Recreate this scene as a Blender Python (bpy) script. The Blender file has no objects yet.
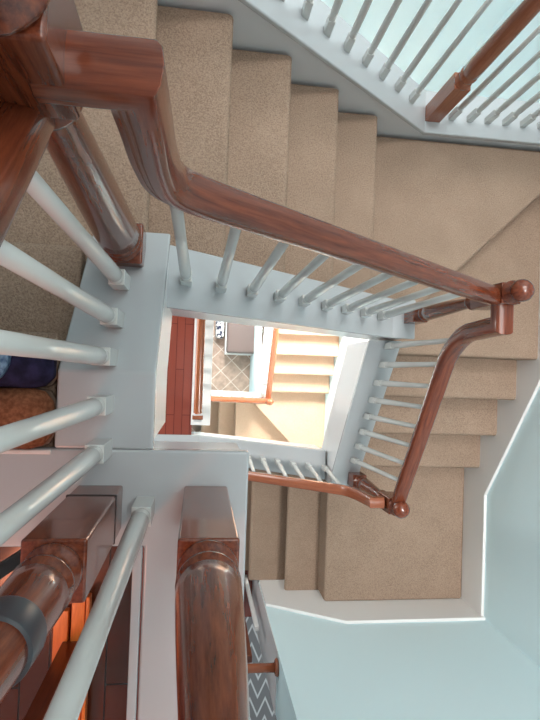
import bpy, bmesh, math, random
from mathutils import Vector, Matrix, Euler
random.seed(4)
S = bpy.context.scene
H = 7.25                                   # camera height over the tiled ground floor
def z(d): return H - d                     # depth below camera -> world z

# ------------------------------------------------------------- camera
def rotm(a, b, c):
    return Matrix.Rotation(a, 3, 'X') @ Matrix.Rotation(b, 3, 'Y') @ Matrix.Rotation(c, 3, 'Z')
R = rotm(-.01848, .12996, -.03516)
cam = bpy.data.cameras.new('camera'); cob = bpy.data.objects.new('camera', cam)
S.collection.objects.link(cob); S.camera = cob
cam.sensor_fit = 'HORIZONTAL'; cam.sensor_width = 36; cam.lens = 36.0; cam.clip_start = .01
cob.matrix_world = Matrix.Translation((0, 0, H)) @ R.transposed().to_4x4()

# ------------------------------------------------------------- light
W = bpy.data.worlds.new('world'); S.world = W; W.use_nodes = True
nt = W.node_tree; bg = nt.nodes['Background']
tc = nt.nodes.new('ShaderNodeTexCoord'); sp = nt.nodes.new('ShaderNodeSeparateXYZ'); cr = nt.nodes.new('ShaderNodeValToRGB')
cr.color_ramp.elements[0].position = .0; cr.color_ramp.elements[0].color = (.60, .62, .64, 1)
cr.color_ramp.elements[1].position = .9; cr.color_ramp.elements[1].color = (1, .985, .96, 1)
nt.links.new(tc.outputs['Generated'], sp.inputs[0]); nt.links.new(sp.outputs['Z'], cr.inputs[0]); nt.links.new(cr.outputs[0], bg.inputs[0])
bg.inputs[1].default_value = 1.15
def area(name, loc, target, sx, sy, power, col):
    l = bpy.data.lights.new(name, 'AREA'); l.shape = 'RECTANGLE'; l.size = sx; l.size_y = sy; l.energy = power; l.color = col
    o = bpy.data.objects.new(name, l); S.collection.objects.link(o); o.location = loc
    o.rotation_euler = (Vector(target) - Vector(loc)).to_track_quat('-Z', 'Y').to_euler()
    return o
area('skylight', (.95, .9, z(-1.6)), (1.0, .5, z(2.5)), 1.5, 1.4, 12, (1, .96, .91)).data.spread = math.radians(110)
area('south_fill_light', (1.4, -.6, z(-1.6)), (1.6, -.9, z(3.0)), .6, 1.2, 14, (1, .97, .94)).data.spread = math.radians(52)  # added fill from above, brightens the deep lower right
area('north_skylight', (.9, 1.85, z(-1.4)), (.9, 2.1, z(3.0)), 2.0, .6, 32, (1, .98, .95)).data.spread = math.radians(80)
area('lower_storey_window_light', (1.1, .95, z(4.6)), (.9, -.3, z(6.3)), .7, .5, 105, (1, .93, .86))
area('ground_floor_window_light', (.1, 1.0, z(5.6)), (.5, .1, z(7.2)), .6, .6, 60, (1, .98, .95))
area('hall_window_light', (-1.2, .2, z(3.1)), (0, 0, z(4.1)), .8, 1.2, 26, (1, .97, .93))
def lamp(name, loc, power, col, rad=.08):
    l = bpy.data.lights.new(name, 'POINT'); l.energy = power; l.color = col; l.shadow_soft_size = rad
    o = bpy.data.objects.new(name, l); S.collection.objects.link(o); o.location = loc
lamp('warm_lamp_light', (-.55, -.80, z(.35)), 14, (1, .32, .18), .15)
S.view_settings.view_transform = 'Standard'; S.view_settings.look = 'None'
S.view_settings.gamma = 1; S.view_settings.exposure = 0.0

# ------------------------------------------------------------- materials
def mat(name, col, rough=.5, spec=.5, coat=0.0):
    m = bpy.data.materials.new(name); m.use_nodes = True
    b = m.node_tree.nodes['Principled BSDF']
    b.inputs['Base Color'].default_value = (*col, 1); b.inputs['Roughness'].default_value = rough
    b.inputs['Specular IOR Level'].default_value = spec
    b.inputs['Coat Weight'].default_value = coat; b.inputs['Coat Roughness'].default_value = .08
    return m
def N(m, t, **kw):
    n = m.node_tree.nodes.new(t)
    for k, v in kw.items():
        if k in n.inputs: n.inputs[k].default_value = v
        else: setattr(n, k, v)
    return n
def L(m, a, b): m.node_tree.links.new(a, b)
def ramp(m, fac, stops):
    r = N(m, 'ShaderNodeValToRGB'); e = r.color_ramp.elements
    while len(e) < len(stops): e.new(.5)
    for x, (p_, c) in zip(e, stops): x.position = p_; x.color = (*c, 1)
    L(m, fac, r.inputs[0]); return r.outputs[0]
def coords(m, scale=(1, 1, 1), kind='Object', rot=(0, 0, 0)):
    t = N(m, 'ShaderNodeTexCoord'); mp = N(m, 'ShaderNodeMapping'); mp.inputs['Scale'].default_value = scale
    mp.inputs['Rotation'].default_value = rot
    L(m, t.outputs[kind], mp.inputs[0]); return mp.outputs[0]
def bump(m, h, strength, dist=.002):
    b = N(m, 'ShaderNodeBump', Strength=strength, Distance=dist); L(m, h, b.inputs['Height'])
    L(m, b.outputs[0], m.node_tree.nodes['Principled BSDF'].inputs['Normal'])
def base(m, out): L(m, out, m.node_tree.nodes['Principled BSDF'].inputs['Base Color'])

def carpet(name, c0, c1):
    m = mat(name, c0, .95, .1); v = coords(m)
    n = N(m, 'ShaderNodeTexNoise', Scale=210, Detail=3, Roughness=.7); L(m, v, n.inputs[0])
    n2 = N(m, 'ShaderNodeTexNoise', Scale=7, Detail=3); L(m, v, n2.inputs[0])
    mx = N(m, 'ShaderNodeMath', operation='MULTIPLY_ADD'); L(m, n2.outputs[0], mx.inputs[0]); mx.inputs[1].default_value = .16; 
    ad = N(m, 'ShaderNodeMath', operation='MULTIPLY'); L(m, n.outputs[0], ad.inputs[0]); ad.inputs[1].default_value = .90
    L(m, ad.outputs[0], mx.inputs[2])
    base(m, ramp(m, mx.outputs[0], [(.38, c0), (.68, c1)])); bump(m, n.outputs[0], .9, .006)
    return m
M = {}
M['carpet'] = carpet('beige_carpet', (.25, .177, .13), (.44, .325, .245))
M['overexposed_carpet'] = carpet('overexposed_beige_carpet', (.60, .385, .265), (.74, .51, .37))  # beige carpet with the strong lower-storey daylight put into its colour
def wood(name, c0, c1, rough=.24, coat=.4, scale=(60, 60, 5), kind='Object'):
    m = mat(name, c0, rough, .5, coat); v = coords(m, scale, kind)
    n = N(m, 'ShaderNodeTexNoise', Scale=2.2, Detail=5, Roughness=.65, Distortion=.15); L(m, v, n.inputs[0])
    base(m, ramp(m, n.outputs[0], [(.3, c0), (.7, c1)])); bump(m, n.outputs[0], .05, .001)
    return m
dk, lt = (.080, .017, .008), (.25, .060, .024)
M['wood_v'] = wood('mahogany_upright', dk, lt)
M['wood_x'] = M['wood_y'] = wood('mahogany_rail', dk, lt, scale=(3, 45, 1), kind='UV')
M['wood_lx'] = wood('lighter_mahogany_rail', (.26, .075, .035), (.36, .115, .055), scale=(3, 45, 1), kind='UV')
M['wood_lv'] = wood('lighter_mahogany_upright', (.26, .075, .035), (.36, .115, .055), scale=(60, 60, 5))
M['wood_o'] = wood('orange_rail', (.30, .08, .03), (.42, .14, .06), scale=(3, 45, 1), kind='UV')
M['wood_slat'] = wood('orange_lit_slat', (.62, .13, .015), (.8, .2, .03), .35, .2, scale=(60, 8, 60))  # orange light falling on the timber is put into the slat colour
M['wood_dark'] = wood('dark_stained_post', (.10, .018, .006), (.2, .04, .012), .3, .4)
def planks(name, c0, c1, rot=0):
    m = mat(name, c0, .18, .5, .5); v = coords(m, (1, 1, 1), rot=(0, 0, rot))
    b = N(m, 'ShaderNodeTexBrick', Scale=1.0); b.inputs['Color1'].default_value = (*c0, 1); b.inputs['Color2'].default_value = (*c1, 1)
    b.inputs['Mortar'].default_value = (c0[0]*.3, c0[1]*.3, c0[2]*.3, 1); b.inputs['Mortar Size'].default_value = .002
    b.inputs['Brick Width'].default_value = .7; b.inputs['Row Height'].default_value = .06
    L(m, v, b.inputs[0]); base(m, b.outputs[0]); return m
M['hardwood'] = planks('red_hardwood', (.05, .011, .006), (.11, .026, .011), math.pi/2)
M['hardwood2'] = planks('lower_red_hardwood', (.22, .048, .033), (.27, .065, .045), math.pi/2)
M['white'] = mat('white_gloss_paint', (.72, .74, .76), .28, .5)
M['cap'] = mat('grey_white_cap_paint', (.47, .50, .52), .2, .6, .3)
M['trim'] = mat('white_trim_paint', (.80, .80, .79), .35, .4)
M['baluster'] = mat('white_baluster_paint', (.60, .61, .59), .25, .5, .2)
M['aqua'] = mat('pale_aqua_wall', (.70, .87, .91), .75, .2)
M['black'] = mat('black_groove_shadow', (.012, .012, .014), .5)
M['dark_reflection'] = mat('dark_grey_reflection', (.05, .055, .065), .35)
for k, sc in (('aqua', 60), ('trim', 30)):
    m = M[k]; n = N(m, 'ShaderNodeTexNoise', Scale=sc, Detail=3); L(m, coords(m), n.inputs[0]); bump(m, n.outputs[0], .08, .001)
def tiles():
    m = mat('stone_tiles', (.5, .38, .3), .4); v = coords(m, rot=(0, 0, math.radians(45)))
    b = N(m, 'ShaderNodeTexBrick', Scale=1.0, offset=0.0); b.inputs['Color1'].default_value = (.50, .36, .28, 1); b.inputs['Color2'].default_value = (.38, .27, .21, 1)
    b.inputs['Mortar'].default_value = (.72, .62, .54, 1); b.inputs['Mortar Size'].default_value = .006
    b.inputs['Brick Width'].default_value = .2; b.inputs['Row Height'].default_value = .2
    L(m, v, b.inputs[0]); n = N(m, 'ShaderNodeTexNoise', Scale=14, Detail=5); L(m, coords(m), n.inputs[0])
    mx = N(m, 'ShaderNodeMix', data_type='RGBA', blend_type='OVERLAY'); mx.inputs[0].default_value = .6
    L(m, b.outputs[0], mx.inputs[6]); L(m, n.outputs[0], mx.inputs[7]); base(m, mx.outputs[2]); return m
M['tile'] = tiles()
def chevron():
    m = mat('chevron_rug', (.3, .3, .3), .9, .1); v = coords(m)
    s = N(m, 'ShaderNodeSeparateXYZ'); L(m, v, s.inputs[0])
    a = N(m, 'ShaderNodeMath', operation='PINGPONG'); L(m, s.outputs['X'], a.inputs[0]); a.inputs[1].default_value = .06
    a2 = N(m, 'ShaderNodeMath', operation='MULTIPLY_ADD'); L(m, a.outputs[0], a2.inputs[0]); a2.inputs[1].default_value = 2.2; L(m, s.outputs['Y'], a2.inputs[2])
    f = N(m, 'ShaderNodeMath', operation='PINGPONG'); L(m, a2.outputs[0], f.inputs[0]); f.inputs[1].default_value = .07
    base(m, ramp(m, f.outputs[0], [(.012, (.75, .75, .76)), (.018, (.27, .26, .27))])); 
    return m
M['chevron'] = chevron()
def spotted():
    m = mat('black_and_white_print', (.8, .8, .8), .7); n = N(m, 'ShaderNodeTexNoise', Scale=22, Detail=1); L(m, coords(m), n.inputs[0])
    base(m, ramp(m, n.outputs[0], [(.49, (.02, .03, .07)), (.51, (.85, .85, .85))])); return m
M['print'] = spotted()
M['ottoman'] = mat('taupe_fabric', (.16, .12, .11), .8)
def cloth(name, c0, c1, sc):
    m = mat(name, c0, .85, .2); n = N(m, 'ShaderNodeTexNoise', Scale=sc, Detail=4); L(m, coords(m), n.inputs[0])
    base(m, ramp(m, n.outputs[0], [(.35, c0), (.65, c1)])); bump(m, n.outputs[0], .4, .003); return m
M['denim'] = cloth('blue_denim', (.05, .12, .24), (.25, .42, .6), 90)
M['navy'] = cloth('navy_canvas', (.010, .010, .03), (.03, .03, .085), 40)
M['leather'] = cloth('brown_leather', (.17, .06, .028), (.30, .12, .06), 120)
M['sole'] = mat('brown_sole', (.16, .11, .08), .7)

# ------------------------------------------------------------- helpers
C = S.collection
def obj(name, bm, m, parent=None, smooth=False, bevel=0.0, seg=3):
    bmesh.ops.recalc_face_normals(bm, faces=bm.faces)
    me = bpy.data.meshes.new(name); bm.to_mesh(me); bm.free(); me.materials.append(m)
    o = bpy.data.objects.new(name, me); C.objects.link(o)
    if smooth:
        for f in me.polygons: f.use_smooth = True
    if bevel:
        b = o.modifiers.new('bevel', 'BEVEL'); b.width = bevel; b.segments = seg; b.limit_method = 'ANGLE'; b.angle_limit = .6
        for f in me.polygons: f.use_smooth = True
        w = o.modifiers.new('wn', 'WEIGHTED_NORMAL')
    if parent: o.parent = parent
    return o
def thing(name, label, cat, loc=(0, 0, 0), group=None):
    o = bpy.data.objects.new(name, None); C.objects.link(o); o.location = loc; o.empty_display_size = .1
    o['label'] = label; o['category'] = cat
    if group: o['group'] = group
    return o
def tag(o, label, cat, group=None):
    o['label'] = label; o['category'] = cat
    if group: o['group'] = group
    return o
def struct(name, bm, m, bevel=0.0):
    o = obj(name, bm, m, None, bevel=bevel); o['kind'] = 'structure'; return o
def box(bm, x0, x1, y0, y1, z0, z1):
    vs = [bm.verts.new((x, y, zz)) for zz in (z0, z1) for x, y in ((x0, y0), (x1, y0), (x1, y1), (x0, y1))]
    for f in ((3, 2, 1, 0), (4, 5, 6, 7), (0, 1, 5, 4), (1, 2, 6, 5), (2, 3, 7, 6), (3, 0, 4, 7)): bm.faces.new([vs[i] for i in f])
    return bm
def B(x0, x1, y0, y1, z0, z1): return box(bmesh.new(), min(x0, x1), max(x0, x1), min(y0, y1), max(y0, y1), min(z0, z1), max(z0, z1))
def prism(bm, pts, ext, off=(0, 0, 0)):
    """polygon of 3D points extruded by vector ext"""
    e = Vector(ext); a = [bm.verts.new(Vector(p_) + Vector(off)) for p_ in pts]; b = [bm.verts.new(v.co + e) for v in a]
    n = len(pts); bm.faces.new(a); bm.faces.new(b[::-1])
    for i in range(n): bm.faces.new((a[i], a[(i+1) % n], b[(i+1) % n], b[i]))
    return bm
def lathe(bm, prof, seg=24, c=(0, 0), z0=0):
    rings = []
    for r_, h in prof:
        rings.append([bm.verts.new((c[0] + r_*math.cos(2*math.pi*i/seg), c[1] + r_*math.sin(2*math.pi*i/seg), z0 + h)) for i in range(seg)])
    for a, b in zip(rings, rings[1:]):
        for i in range(seg): bm.faces.new((a[i], a[(i+1) % seg], b[(i+1) % seg], b[i]))
    bm.faces.new(rings[0][::-1]); bm.faces.new(rings[-1]); return bm
RAILP = [(-.019, -.030), (.019, -.030), (.020, -.022), (.024, -.018), (.025, -.013), (.030, -.009), (.031, .008), (.027, .019), (.018, .025), (.0, .028), (-.018, .025), (-.027, .019), (-.031, .008), (-.030, -.009), (-.025, -.013), (-.024, -.018), (-.020, -.022)]
def sweep(path, side, prof=RAILP, sc=1.0):
    """sweep the rail profile along a path lying in a vertical plane; side = horizontal normal of the plane"""
    bm = bmesh.new(); P = [Vector(q) for q in path]; s = Vector(side).normalized(); rings = []
    for i, q in enumerate(P):
        t0 = (q - P[i-1]).normalized() if i else None; t1 = (P[i+1] - q).normalized() if i < len(P)-1 else None
        t = ((t0 or t1) + (t1 or t0)).normalized(); k = 1.0
        if t0 and t1: k = 1/max(.45, t.dot(t1))
        n = t.cross(s)
        if not hasattr(sweep, 'x'): pass
        if i == 0 and n.z < 0: sweep.flip = -1
        elif i == 0: sweep.flip = 1
        n = n*sweep.flip
        rings.append([bm.verts.new(q + s*(u*sc) + n*(v*sc*k)) for u, v in prof])
    m_ = len(prof); uv = bm.loops.layers.uv.new('uv')
    pv = [0.0]
    for a, b in zip(prof, prof[1:] + prof[:1]): pv.append(pv[-1] + math.hypot(a[0]-b[0], a[1]-b[1]))
    acc = 0.0
    for k in range(len(rings)-1):
        a, b = rings[k], rings[k+1]; d = (P[k+1]-P[k]).length
        for i in range(m_):
            fc = bm.faces.new((a[i], a[(i+1) % m_], b[(i+1) % m_], b[i]))
            for lp, t in zip(fc.loops, ((acc, pv[i]), (acc, pv[i+1]), (acc+d, pv[i+1]), (acc+d, pv[i]))): lp[uv].uv = t
        acc += d
    bm.faces.new(rings[0][::-1]); bm.faces.new(rings[-1]); return bm
def smooth_path(pts, it=2):
    P = [Vector(q) for q in pts]
    for _ in range(it):
        Q = [P[0]]
        for a, b in zip(P, P[1:]): Q += [a.lerp(b, .25), a.lerp(b, .75)]
        Q.append(P[-1]); P = Q
    return P

# ------------------------------------------------------------- measures
r, g = .19, .22823; m_ = r/g
Z0 = 1.552; XA = -.160; YB = .118; XC = .856; YN = 1.166; XE = 1.82; YS = -1.493; YL = .296

# ------------------------------------------------------------- setting: walls and floors
T = z(-1.75)
struct('wall_east', B(XE, XE+.12, YS-.12, 2.42, z(4.3), T), M['aqua'])
struct('wall_south', B(.474, XE+.12, YS-.34, YS, z(4.21), T), M['aqua'])
struct('wall_north', B(-1.9, XE+.12, 2.3, 2.42, 0, T), M['aqua'])
struct('wall_west', B(-1.9, -1.78, -3.4, 2.42, 0, T), M['aqua'])
struct('shading_ceiling', prism(bmesh.new(), [(-1.9, -3.4, T-.12), (.34, -3.4, T-.12), (.34, .1, T-.12), (-.02, .1, T-.12), (-.02, 2.42, T-.12), (-1.9, 2.42, T-.12)], (0, 0, .1)), M['trim'])  # unseen slab added in an L shape to darken the near curb
struct('wall_lower_east', B(1.50, 1.60, -1.0, 1.6, 0, z(4.05)), M['aqua'])
struct('wall_lower_south', B(-.3, 1.50, -1.0, -.88, 0, z(4.25)), M['aqua'])
struct('wall_far_south', B(-1.9, 1.94, -3.4, -3.28, z(4.21), T), M['aqua'])
fl = bmesh.new(); box(fl, -1.78, -.043, -3.28, 2.3, z(4.36), z(4.21)); struct('floor', fl, M['hardwood2'])
struct('floor_hall', B(-.043, .9, -3.28, YS-.0, z(4.36), z(4.211)), M['hardwood2'])
struct('floor_ground', B(-1.78, 1.5, -1.0, 2.3, -.1, 0), M['tile'])
# skirting boards
def skirt_poly(pts, ext): return prism(bmesh.new(), pts, ext)
zl = Z0 + 10*r
struct('baseboard_east', skirt_poly([(XE, 1.2, z(Z0+5*r+.05)), (XE, 1.2, z(Z0+5*r-.12)), (XE, .42, z(Z0+5*r-.13)), (XE, -.722, z(3.2)), (XE, YS, z(3.2)), (XE, YS, z(zl+.05)), (XE, -.6, z(zl+.05)), (XE, .1, z(Z0+7*r+.05))], (-.02, 0, 0)), M['trim'], .004)
struct('baseboard_south', skirt_poly([(XE, YS, z(zl+.05)), (XE, YS, z(3.18)), (.93, YS, z(3.18)), (.476, YS, z(3.45)), (.476, YS, z(4.0)), (.856, YS, z(zl+.2))], (0, .02, 0)), M['trim'], .004)
struct('trim_1', B(.470, .474, YS-.34, YS, z(4.2), z(2.9)), M['white'])

# ------------------------------------------------------------- carpeted treads
RN = .022
def tread(axis, sgn, pos, a0, a1, zt, depth, parent, m=None, h=r+.03):
    """one carpeted step: nosing at pos, going back by depth against sgn; a0..a1 across"""
    prof = [(-depth, 0)]
    for i in range(7):
        t = math.pi/2*(1 - i/6*2)
        prof.append((-RN + RN*math.cos(t), -RN + RN*math.sin(t)))
    prof += [(-.028, -2*RN-.002), (-.028, -h), (-depth, -h)]
    w = a1 - a0
    if axis == 'x': pts = [(pos + sgn*s_, a0, zt + h_) for s_, h_ in prof]; ext = (0, w, 0)
    else: pts = [(a0, pos + sgn*s_, zt + h_) for s_, h_ in prof]; ext = (w, 0, 0)
    bm = prism(bmesh.new(), pts, ext)
    return obj('tread', bm, m or M['carpet'], parent, bevel=.006, seg=2)

land = thing('stair_landing', 'beige carpeted landing at top left beside the near turned newel', 'landing', (-1, .8, z(Z0)))
land.location = (0, 0, 0)
tread('x', 1, XA, .22, YN, z(Z0), 1.5, land).name = 'carpet'
f1 = thing('stair_flight', 'beige carpeted steps along the top edge, descending to the right', 'stairs')
for k in range(1, 5): tread('x', 1, XA+k*g, .35, YN, z(Z0+k*r), g+.03, f1)
# winders at the north-east corner
w1 = thing('winder_step', 'large upper winder tread of beige carpet at top right corner', 'stair tread')
w1b = prism(bmesh.new(), [(XA+4*g-.03, .32, z(Z0+5*r)), (.93, .32, z(Z0+5*r)), (1.06, .36, z(Z0+5*r)), (1.82, 1.08, z(Z0+5*r)), (1.82, YN, z(Z0+5*r)), (XA+4*g-.03, YN, z(Z0+5*r))], (0, 0, -r-.02))
obj('carpet', w1b, M['carpet'], w1, bevel=.018)
w2 = thing('winder_step', 'lower winder tread of beige carpet at the right edge, past the diagonal nosing', 'stair tread')
w2b = prism(bmesh.new(), [(.98, YB, z(Z0+6*r)), (XE, YB, z(Z0+6*r)), (XE, 1.14, z(Z0+6*r)), (.98, .40, z(Z0+6*r))], (0, 0, -r-.02))
obj('carpet', w2b, M['carpet'], w2, bevel=.018)
f2 = thing('stair_flight', 'beige carpeted steps at right, descending towards the viewer beside the white sloping skirting', 'stairs')
for k in range(1, 4): tread('y', -1, YB-k*g, .99, XE-.018, z(Z0+(6+k)*r), g+.03, f2)
l3 = thing('stair_landing', 'square beige carpeted landing below the right flight, above the aqua wall', 'landing')
tread('x', -1, XC, YS+.018, YB-3*g-.0, z(zl), -(0), l3) if False else None
lb = prism(bmesh.new(), [(XC, YS+.018, z(zl)), (XE-.018, YS+.018, z(zl)), (XE-.018, YB-3*g+.03, z(zl)), (XC, YB-3*g+.03, z(zl))], (0, 0, -r-.02))
obj('carpet', lb, M['carpet'], l3, bevel=.018)
f3 = thing('stair_flight', 'beige carpeted steps at bottom centre, descending to the left above the aqua wall', 'stairs')
for k in range(1, 4): tread('x', -1, XC-k*g, YS+.018, -.66, z(zl+k*r), g+.03, f3)
f0 = thing('stair_flight', 'two beige carpeted steps at the left edge, rising to where the person stands', 'stairs')
tread('y', 1, YL, -1.5, -.295, z(Z0-r), g+.03, f0)
tread('y', 1, YL-g, -1.5, -.295, z(Z0-2*r), .26, f0)
Ztop = Z0-2*r                                                    # 1.172

# ------------------------------------------------------------- stringers (closed, with wide caps)
def capZ_top(x): return 1.643 + (x+.048)*m_
def capZ_right(y): return 2.60 + (.166-y)*m_
def capZ_left(y): return 1.15 + max(0, y+.01)*m_
def capZ_bot(x): return 3.40 + (.856-x)*m_
def capZ_north(x): return min(1.863 + (x-.323)*m_, 2.43)
def slab(axis, pts, a0, a1, th):
    """pts: [(t, depth)] top line; a0..a1 across; th vertical thickness"""
    pr_ = [(t, -d) for t, d in pts] + [(t, -d-th) for t, d in reversed(pts)]
    if axis == 'x': return prism(bmesh.new(), [(t, a0, H+h) for t, h in pr_], (0, a1-a0, 0))
    return prism(bmesh.new(), [(a0, t, H+h) for t, h in pr_], (a1-a0, 0, 0))
def stringer(label, axis, pts, a0, a1, inner, depth=.34, cap_m=None, both=False):
    t = thing('stair_stringer', label, 'stringer')
    lip = .012
    obj('cap', slab(axis, pts, a0, a1, .03), cap_m or M['cap'], t, bevel=.006)
    q = [(u, d+.03) for u, d in pts]
    lo, hi = a0+lip, a1-lip
    obj('fascia', slab(axis, q, lo, hi, depth), M['white'], t)
    return t
e = .0
stringer('wide grey-white sloping stair curb along the top flight, under its slim white balusters', 'x', [(-.14, capZ_top(-.14)), (.885, capZ_top(.885)), (1.0, capZ_top(.885)+.01)], .18, .365, 1)
stringer('white sloping stair curb at right of the stairwell opening, under eight balusters', 'y', [(.18, capZ_right(.18)), (-.60, capZ_right(-.60)), (-.69, capZ_right(-.60)+.02)], .83, 1.0, 1, depth=.42)
stringer('white sloping stair curb below the stairwell opening, lowest of the curbs', 'x', [(-.35, capZ_bot(.02)), (.02, capZ_bot(.02)), (.83, capZ_bot(.83))], -.68, -.49, 1, depth=.3)
stringer('wide grey-white curb at left of the stairwell, next to the near balusters', 'y', [(.362, capZ_left(.362)), (-.01, 1.15), (-.17, 1.15)], -.288, -.09, 1, depth=.58)
stringer('long white stair curb across the top right corner, under the distant balusters', 'x', [(-1.2, 1.863-1.523*m_), (1.02, 2.43), (XE, 2.43)], YN, 1.37, 1, depth=.4)
# top floor curb (L shaped) carrying the two near newels
tc_ = thing('floor_curb', 'grey-white curb corner at bottom left, under the two thick near newels', 'curb')
L_pts = [(-1.5, -.17), (.112, -.17), (.112, -1.6), (-.10, -1.6), (-.10, -.37), (-1.5, -.37)]
obj('cap', prism(bmesh.new(), [(x, y, z(1.15)) for x, y in L_pts], (0, 0, -.03)), M['cap'], tc_, bevel=.006)
obj('fascia', prism(bmesh.new(), [(-1.5, -.182, z(1.18)), (.100, -.182, z(1.18)), (.100, -1.6, z(1.18)), (-.088, -1.6, z(1.18)), (-.088, -.358, z(1.18)), (-1.5, -.358, z(1.18))], (0, 0, -.2)), M['white'], tc_)
# white beading along the curb beside the lower left hardwood
obj('bead', B(-.122, -.103, -1.6, -.37, z(1.17), z(1.147)), M['cap'], tc_, bevel=.003)
obj('bead', B(-1.5, -.292, -.182, -.172, z(1.150), z(1.144)), M['trim'], tc_, bevel=.003)

# ------------------------------------------------------------- newels
def box_c(w, z0, z1, cx=0, cy=0): return B(cx-w/2, cx+w/2, cy-w/2, cy+w/2, z0, z1)
def newel(x, y, zb, zt, w, hb, ht, label, m, lean=(0, 0), rs=.43, taper=.46, group=None, plate=False):
    """zb base depth, zt depth of the top of the square top block; finial above"""
    hgt = zb - zt
    t = thing('newel_post', label, 'newel post', (x, y, z(zb)), group)
    t.rotation_euler = (lean[0], lean[1], 0)
    obj('base_block', box_c(w, 0, hb), m, t, bevel=w*.05)
    R0 = w*rs
    s0, s1 = hb-.004, hgt-ht+.004; Ls = s1-s0
    prof = [(R0*1.12, 0), (R0*1.15, .010), (R0*1.10, .018), (R0*.92, .022), (R0*.90, .034), (R0*1.0, .042), (R0*1.13, .052), (R0*1.15, .062), (R0*1.02, .070), (R0*.98, .076)]
    n = 10
    for i in range(n+1):
        f = i/n; prof.append((R0*(1.12 - taper*f**1.2), .085 + (Ls-.16)*f))
    prof += [(R0*(1.12-taper), Ls-.062), (R0*.98, Ls-.052), (R0*1.04, Ls-.042), (R0*.96, Ls-.032), (R0*.80, Ls-.026), (R0*.84, Ls-.014), (R0*1.0, Ls-.006), (R0*1.0, Ls)]
    bm = lathe(bmesh.new(), prof, 32, z0=s0); obj('shaft', bm, m, t, smooth=True)
    obj('top_block', box_c(w*.98, hgt-ht, hgt), m, t, bevel=w*.05)
    fr = w*.52
    fp = [(fr*.7, -.002), (fr*1.08, .004), (fr*1.08, .012), (fr*.62, .018), (fr*.6, .026)]
    for i in range(9):
        a = -math.pi/2*.72 + (math.pi/2*.72+math.pi/2)*i/8
        fp.append((max(fr*math.cos(a), .0008), .056 + fr*.9*math.sin(a)))
    obj('finial', lathe(bmesh.new(), fp, 28, z0=hgt), m, t, smooth=True)
    return t
n1 = newel(-.197, .298, 1.415, .43, .098, .10, .14, 'large mahogany newel post at upper left, foot on the curb corner by the landing', M['wood_v'], lean=(0, .022))
n2 = newel(.975, .285, 2.49, 1.63, .070, .17, .20, 'mahogany newel post at the right end of the long top handrail', M['wood_v'], lean=(.0, .022))
n3 = newel(.968, -.632, 3.30, 2.60, .082, .16, .15, 'lower mahogany newel post where the right and bottom handrails meet', M['wood_v'], lean=(.02, .045))
n4 = newel(1.055, 1.255, 2.43, 1.30, .074, .30, .15, 'reddish newel post at top right among white balusters before the aqua wall', M['wood_lv'], rs=.46, taper=.2)
na = newel(-.192, -.288, 1.15, .17, .090, .36, .15, 'thick mahogany newel post at bottom left with a dark reflection painted around its shaft', M['wood_v'], rs=.40)
nc = newel(.023, -.288, 1.15, .17, .090, .36, .15, 'thick mahogany newel post at bottom centre standing on the curb corner', M['wood_v'], rs=.43)
obj('groove_shadow', B(-.0457, .0457, -.0457, .0457, .09, .099), M['black'], na)  # shadow in the groove, added as a thin black strip round the block
obj('reflection_band', lathe(bmesh.new(), [(.0395, 0), (.0400, .002), (.0385, .045), (.0380, .047)], 32, z0=.535), M['dark_reflection'], na, smooth=True)  # dark reflection in the glossy shaft, painted as a ring

# ------------------------------------------------------------- balusters and handrails
def bal_meshes():
    bm = box_c(.034, -.01, .10); 
    a = obj('base_block', bm, M['baluster'], None, bevel=.002, seg=2); me1 = a.data
    return a
def baluster(parent, x, y, zb, zt, th=1.0, hb=.085, top=(0, 0)):
    bm = bmesh.new(); L_ = zb - zt; w = .0165*th
    lathe(bm, [(w*.9, hb-.002), (w*.98, hb+.006), (w*.98, hb+.010), (w*.80, hb+.016), (w*.96, hb+.03), (w*.96, hb+.1), (w*.74, max(hb+.2, L_*.6)), (w*.62, L_)], 14, c=(x, y), z0=z(zb))
    for v in bm.verts:
        f = max(0, (v.co.z - z(zb) - hb)/(L_-hb)); v.co.x += top[0]*f; v.co.y += top[1]*f
    o = obj('baluster', bm, M['baluster'], parent, smooth=True)
    bb = B(x-w, x+w, y-w, y+w, z(zb)-.008, z(zb)+hb); obj('base_block', bb, M['baluster'], o, bevel=.0015, seg=2)
    return o
# top flight
rt = thing('stair_railing', 'long mahogany handrail with white balusters sloping from upper left to right', 'railing')
def rz_top(x): return .885 + .83*(x-.015)
pp = [Vector((-.16, .276, z(.52))), Vector((-.069, .276, z(.52)))] + smooth_path([(-.068, .276, z(.57)), (-.067, .276, z(.62)), (-.067, .276, z(.70)), (-.058, .276, z(.81)), (-.01, .276, z(rz_top(-.01))), (.06, .276, z(rz_top(.06)))], 2) + [Vector((.5, .276, z(rz_top(.5)))), Vector((.965, .276, z(rz_top(.965))))]
obj('handrail', sweep(pp, (0, 1, 0)), M['wood_x'], rt, bevel=.001, seg=1)
for i in range(9):
    x = -.048 + i*.1058; zt = rz_top(x)+.02 if x > .03 else .84
    baluster(rt, x, .268, capZ_top(x), zt)
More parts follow.
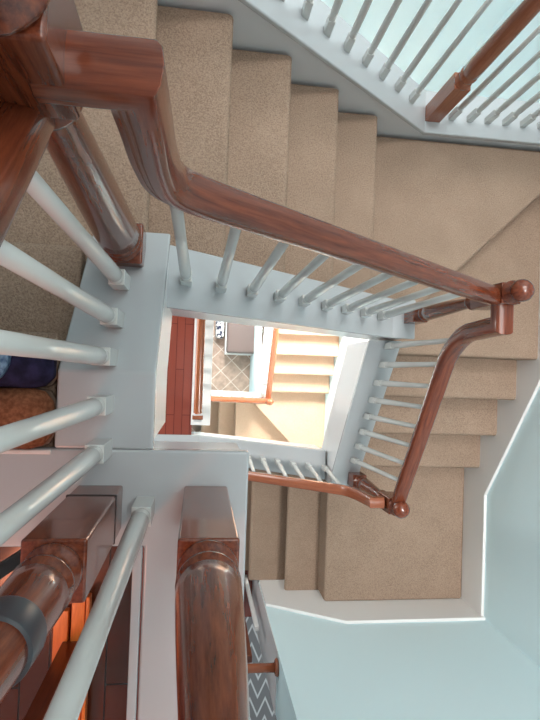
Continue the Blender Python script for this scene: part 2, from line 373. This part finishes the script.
# right flight
rr_ = thing('stair_railing', 'curved mahogany handrail with eight white balusters, sloping down on the right', 'railing')
def rz_r(y): return 2.09 + (.054-y)*.74
pp = [Vector((.99, .25, z(1.68))), Vector((.99, .180, z(1.68)))] + smooth_path([(.99, .178, z(1.75)), (.99, .175, z(1.80)), (.99, .17, z(1.93)), (.99, .10, z(rz_r(.10))), (.99, .03, z(rz_r(.03)))], 2) + [Vector((1.0, -.61, z(rz_r(-.61))))]
obj('handrail', sweep(pp, (1, 0, 0), sc=1.12), M['wood_y'], rr_, bevel=.001, seg=1)
for i in range(8):
    y = .152 - i*.0936; baluster(rr_, .932, y, capZ_right(y), rz_r(y)-.01 if i else 2.0, .95, top=(.055, 0))
# bottom flight
rb = thing('stair_railing', 'reddish handrail with white balusters below the stairwell opening', 'railing')
def rz_b(x): return 2.99 + (.756-x)*.78
pp = [Vector((.95, -.64, z(2.66))), Vector((.895, -.64, z(2.66)))] + smooth_path([(.892, -.64, z(2.70)), (.875, -.64, z(2.80)), (.84, -.64, z(rz_b(.84))), (.78, -.64, z(rz_b(.78)))], 2) + [Vector((-.05, -.64, z(rz_b(-.05))))]
obj('handrail', sweep(pp, (0, 1, 0), sc=.95), M['wood_lx'], rb, bevel=.001, seg=1)
for i in range(8):
    x = .82 - i*.0915; baluster(rb, x, -.60, capZ_bot(x), rz_b(x)-.005, .95, top=(0, -.035))
# left railing (near)
rl = thing('stair_railing', 'very near mahogany handrail at the left edge with thick looking white balusters', 'railing')
def rz_l(y): return .68 - max(0, (.27-y))*.86 if y > -.01 else .44
pp = [Vector((-.198, .27, z(.60))), Vector((-.20, .10, z(.455))), Vector((-.20, .0, z(.37))), Vector((-.20, -.10, z(.29))), Vector((-.20, -.25, z(.27)))]
obj('handrail', sweep(pp, (1, 0, 0), sc=1.15), M['wood_y'], rl, bevel=.001, seg=1)
def rail_l(y):
    for a, b in zip(pp, pp[1:]):
        if b.y <= y <= a.y: return H - (a.z + (b.z-a.z)*(a.y-y)/(a.y-b.y))
for y in (.2, .105, .02, -.075, -.165):
    baluster(rl, -.19, y, capZ_left(y), rail_l(y)+.01, 1.08, .10)
# guard between the two near newels, and on to the west and south
rg = thing('guard_railing', 'white baluster and short rail joining the two thick near newels at the bottom', 'railing')
obj('handrail', sweep([(-.16, -.288, z(.27)), (-.02, -.288, z(.27))], (0, 1, 0)), M['wood_x'], rg)
baluster(rg, -.10, -.285, 1.15, .29, 1.15, .09)
# north railing
rn = thing('stair_railing', 'distant white balusters along the top right corner before the aqua wall', 'railing')
for i in range(-5, 7):
    x = .323 + i*.0985; baluster(rn, x, 1.268, capZ_north(x), capZ_north(x)-.84, .85, .09)
for i in range(7):
    x = 1.150 + i*.0915; baluster(rn, x, 1.250, 2.43, 1.60, .85, .09)
obj('handrail', sweep([(-.25, 1.26, z(capZ_north(-.25)-.86)), (1.08, 1.26, z(capZ_north(1.08)-.86))], (0, 1, 0)), M['wood_lx'], rn)
obj('handrail', sweep([(1.15, 1.26, z(1.58)), (XE, 1.26, z(1.58))], (0, 1, 0)), M['wood_lx'], rn)

# ------------------------------------------------------------- hardwood room at bottom left
struct('floor_upper', B(-1.5, -.128, -1.75, -.37, z(1.30), z(1.24)), M['hardwood'])
sl = thing('slatted_bench', 'wooden slats in painted orange light with dark square posts on the red hardwood, bottom left', 'bench', (0, 0, 0))
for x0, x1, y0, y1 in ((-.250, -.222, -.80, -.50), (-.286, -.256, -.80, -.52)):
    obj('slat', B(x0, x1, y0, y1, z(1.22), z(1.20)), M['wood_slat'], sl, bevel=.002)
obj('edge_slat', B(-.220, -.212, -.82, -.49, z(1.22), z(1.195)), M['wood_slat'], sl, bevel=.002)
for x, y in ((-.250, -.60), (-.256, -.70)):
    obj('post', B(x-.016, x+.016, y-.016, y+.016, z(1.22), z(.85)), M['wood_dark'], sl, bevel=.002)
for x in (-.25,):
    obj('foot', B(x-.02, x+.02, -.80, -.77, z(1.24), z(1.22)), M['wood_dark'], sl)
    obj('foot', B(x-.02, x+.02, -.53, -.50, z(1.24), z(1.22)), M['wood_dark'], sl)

# ------------------------------------------------------------- person's feet at the left
def loft(sections, seg=20):
    """sections: (centre, rx, ry, axis) ellipses; axis 'x' => ring in YZ plane, 'z' => ring in XY"""
    bm = bmesh.new(); rings = []
    for c, a, b, ax in sections:
        ring = []
        for i in range(seg):
            t = 2*math.pi*i/seg; u, v = a*math.cos(t), b*math.sin(t)
            ring.append(bm.verts.new((c[0], c[1]+u, c[2]+v) if ax == 'x' else (c[0]+u, c[1]+v, c[2])))
        rings.append(ring)
    for a, b in zip(rings, rings[1:]):
        for i in range(seg): bm.faces.new((a[i], a[(i+1) % seg], b[(i+1) % seg], b[i]))
    bm.faces.new(rings[0][::-1]); bm.faces.new(rings[-1]); return bm
ZF = z(Ztop)
per = thing('person', 'person at the left edge, only blue jeans cuff, brown and navy shoes showing', 'person', (-.5, -.05, ZF))
per.location = (0, 0, 0)
def shoe(yc, m, rise, w):
    secs = [((-.60, yc, ZF+.035), .030, .025), ((-.585, yc, ZF+.05), .036, .042), ((-.53, yc, ZF+.055), .038, .05), ((-.46, yc, ZF+.052), w*.42, .048), ((-.40, yc, ZF+.046), w*.5, .040), ((-.33, yc, ZF+.041), w*.52, .035), ((-.305, yc, ZF+.036), w*.46, .029), ((-.291, yc, ZF+.028), w*.30, .018)]
    o = obj('shoe', loft([(c, a, b, 'x') for c, a, b in secs]), m, per, smooth=True)
    ol = [(-.61, .03), (-.58, .038), (-.50, .04), (-.42, w*.5), (-.35, w*.52), (-.300, w*.47), (-.289, w*.3)]
    pts = [(x, yc+a, ZF+.001) for x, a in ol] + [(x, yc-a, ZF+.001) for x, a in reversed(ol)]
    obj('sole', prism(bmesh.new(), pts, (0, 0, .014)), M['sole'], o, bevel=.003)
    return o
shoe(-.108, M['leather'], 0, .118)
shoe(.002, M['navy'], 0, .098)
bj = bmesh.new()
jeans = []
for yc, xk in ((-.105, -.60), (.0, -.58)):
    pass
def leg_bm(yc, x0):
    return loft([((x0+.02, yc, ZF+.085), .050, .048, 'z'), ((x0+.01, yc, ZF+.12), .054, .052, 'z'), ((x0-.02, yc, ZF+.3), .062, .058, 'z'), ((x0-.05, yc-.002, ZF+.47), .068, .062, 'z'), ((x0-.08, yc-.004, ZF+.62), .082, .062, 'z'), ((x0-.12, yc-.003, ZF+.80), .095, .060, 'z')])
for yc in (-.105, .012):
    o = obj('jeans_leg', leg_bm(yc, -.545 if yc < 0 else -.445), M['denim'], per, smooth=True)
    xx = -.525 if yc < 0 else -.415
    obj('cuff', lathe(bmesh.new(), [(.050, 0), (.056, .002), (.058, .03), (.052, .034)], 24, c=(xx, yc), z0=ZF+.075), M['denim'], o, smooth=True)

# ------------------------------------------------------------- black strap beside the newel at bottom left
so = obj('strap', sweep(smooth_path([(-.262, -.33, z(1.13)), (-.29, -.33, z(.98)), (-.33, -.33, z(.75))]), (0, 1, 0), [(-.012, -.003), (.012, -.003), (.012, .003), (-.012, .003)]), M['black'])
tag(so, 'black strap hanging beside the bottom left newel, at the frame edge', 'strap')

# ------------------------------------------------------------- lower storey seen through the opening
lf = thing('stair_flight', 'beige carpeted steps coloured as overexposed, seen through the stairwell opening, one storey down', 'stairs')
for k in range(-2, 4):
    yy = .405 - k*.2085; tread('y', -1, yy, .74, 1.495, z(5.35+.19*k+.19-.0), .24 if k > -2 else .6, lf, M['overexposed_carpet'])
lw = thing('winder_step', 'overexposed beige corner tread one storey down, with a diagonal nosing', 'stair tread')
obj('carpet', prism(bmesh.new(), [(.66, -.385, z(6.3)), (.74, -.20, z(6.3)), (1.5, -.20, z(6.3)), (1.5, -.88, z(6.3)), (1.15, -.88, z(6.3))], (0, 0, -.22)), M['overexposed_carpet'], lw, bevel=.012)
lw2 = thing('winder_step', 'overexposed beige tread beyond the diagonal nosing, one storey down', 'stair tread')
obj('carpet', prism(bmesh.new(), [(.449, -.30, z(6.49)), (.66, -.30, z(6.49)), (1.25, -.88, z(6.49)), (.449, -.88, z(6.49))], (0, 0, -.22)), M['overexposed_carpet'], lw2, bevel=.012)
lf2 = thing('stair_flight', 'lowest overexposed steps descending left, seen at the bottom of the stairwell opening', 'stairs')
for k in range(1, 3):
    tread('x', -1, .449-k*.2, -.88, -.30, z(6.49+.19*k), .23, lf2, M['overexposed_carpet'])
# curbs
def cz(y): return 5.60 + (.2-y)*.8
st = thing('stair_stringer', 'bright white curb one storey down, beside the overexposed steps', 'stringer')
obj('cap', slab('y', [(.95, cz(.95)), (-.33, cz(-.33))], .665, .745, .03), M['trim'], st)
obj('fascia', slab('y', [(.95, cz(.95)+.03), (-.33, cz(-.33)+.03)], .672, .738, .30), M['trim'], st)
st2 = thing('stair_stringer', 'bright white curb one storey down, above the lowest steps', 'stringer')
def cx(x): return 6.10 + (.7-x)*.6
obj('cap', slab('x', [(.10, cx(.10)), (.70, cx(.70))], -.33, -.235, .03), M['trim'], st2)
obj('fascia', slab('x', [(.10, cx(.10)+.03), (.70, cx(.70)+.03)], -.322, -.243, .30), M['trim'], st2)
struct('wall_lower_stair', B(.673, .70, -.28, .95, 0, z(6.2)), M['aqua'])
struct('wall_lower_return', B(.10, .70, -.30, -.27, 0, z(6.6)), M['aqua'])
lr = thing('stair_railing', 'orange-brown handrail with white balusters one storey down, beside the overexposed steps', 'railing')
def rz1(y): return 5.30 + (.2-y)*.62
obj('handrail', sweep([(.72, .95, z(rz1(.95))), (.72, -.27, z(rz1(-.27)))], (1, 0, 0), sc=.95), M['wood_o'], lr)
for i in range(11):
    y = .85 - i*.108; baluster(lr, .705, y, cz(y), rz1(y)+.02)
lr2 = thing('stair_railing', 'short orange-brown handrail with white balusters above the lowest overexposed steps', 'railing')
def rz2(x): return 5.58 + (.72-x)*.30
obj('handrail', sweep([(.70, -.30, z(rz2(.70))), (.09, -.30, z(rz2(.09)))], (0, 1, 0), sc=.95), M['wood_o'], lr2)
for i in range(5):
    x = .62 - i*.115; baluster(lr2, x, -.285, cx(x), rz2(x)+.02)
ln = newel(.722, -.300, 6.15, 5.46, .062, .16, .12, 'small orange-brown newel at the handrail corner one storey down', M['wood_o'])
# guard of the lower floor
gc = thing('floor_curb', 'white curb at the edge of the lower red hardwood floor', 'curb')
obj('cap', B(-.050, .095, -.42, 1.2, z(4.18), z(4.15)), M['trim'], gc, bevel=.004)
obj('fascia', B(-.043, .088, -.42, 1.2, z(4.50), z(4.18)), M['trim'], gc)
gr = thing('guard_railing', 'straight orange-brown handrail over the lower hardwood floor edge, at left in the opening', 'railing')
obj('handrail', sweep([(.0, 1.2, z(3.35)), (.0, -.27, z(3.35))], (1, 0, 0), sc=.85), M['wood_o'], gr, bevel=.001, seg=1)
for i in range(12):
    baluster(gr, .01, 1.1-i*.11, 4.15, 3.37, .8)
obj('end_post', box_c(.052, z(4.15), z(3.33), .0, -.29), M['white'], gr, bevel=.003)
obj('end_cap', B(-.032, .032, -.302, -.278, z(3.39), z(3.31)), M['wood_o'], gr, bevel=.003)
struct('wall_lower_west', B(-.043, .088, -.42, 1.2, 0, z(4.50)), M['trim'])
# stool and cloth on the tiles
ot = thing('ottoman', 'dark taupe square ottoman on the diagonal stone tiles far below', 'ottoman', (.52, .43, 0))
obj('cushion', B(-.19, .19, -.20, .26, .30, .45), M['ottoman'], ot, bevel=.03)
obj('base', B(-.205, .205, -.215, .27, .05, .30), M['trim'], ot, bevel=.01)
for sx in (-1, 1):
    for sy in (-1, 1): obj('leg', B(sx*.17-.02, sx*.17+.02, .02+sy*.19-.02, .02+sy*.19+.02, 0, .05), M['wood_dark'], ot)
rg2 = obj('patterned_cushion', B(.19, .30, .42, .80, 0.002, .30), M['print'], None, bevel=.04)
tag(rg2, 'black and white patterned cushion standing beside the dark ottoman far below', 'cushion')

# ------------------------------------------------------------- lower hall seen at bottom centre
rug = obj('rug', B(.25, .88, -3.1, -1.9, z(4.211), z(4.20)), M['chevron'], None)
tag(rug, 'grey rug with white zigzag lines on the lower hall floor, bottom centre', 'rug')
wr = thing('wall_handrail', 'short lighter mahogany handrail ending in a round rosette on the wall corner', 'handrail', (.472, -1.565, z(2.87)))
bm = lathe(bmesh.new(), [(.024, 0), (.024, .52)], 20); bmesh.ops.rotate(bm, verts=bm.verts, cent=(0, 0, 0), matrix=Matrix.Rotation(-math.pi/2, 3, 'Y'))
obj('rail', bm, M['wood_lx'], wr, smooth=True)
bm = lathe(bmesh.new(), [(.044, 0), (.046, .006), (.040, .014), (.030, .018)], 28); bmesh.ops.rotate(bm, verts=bm.verts, cent=(0, 0, 0), matrix=Matrix.Rotation(-math.pi/2, 3, 'Y'))
obj('rosette', bm, M['wood_lv'], wr, smooth=True)
dp = thing('door_casing', 'slim white casing with a dark wooden door edge by the lower hall', 'door casing', (0, 0, 0))
obj('casing', B(.40, .425, -1.60, -1.575, z(4.21), z(3.35)), M['trim'], dp, bevel=.002)
obj('dark_edge', B(.30, .36, -1.66, -1.62, z(4.21), z(3.10)), M['wood_dark'], dp, bevel=.002)
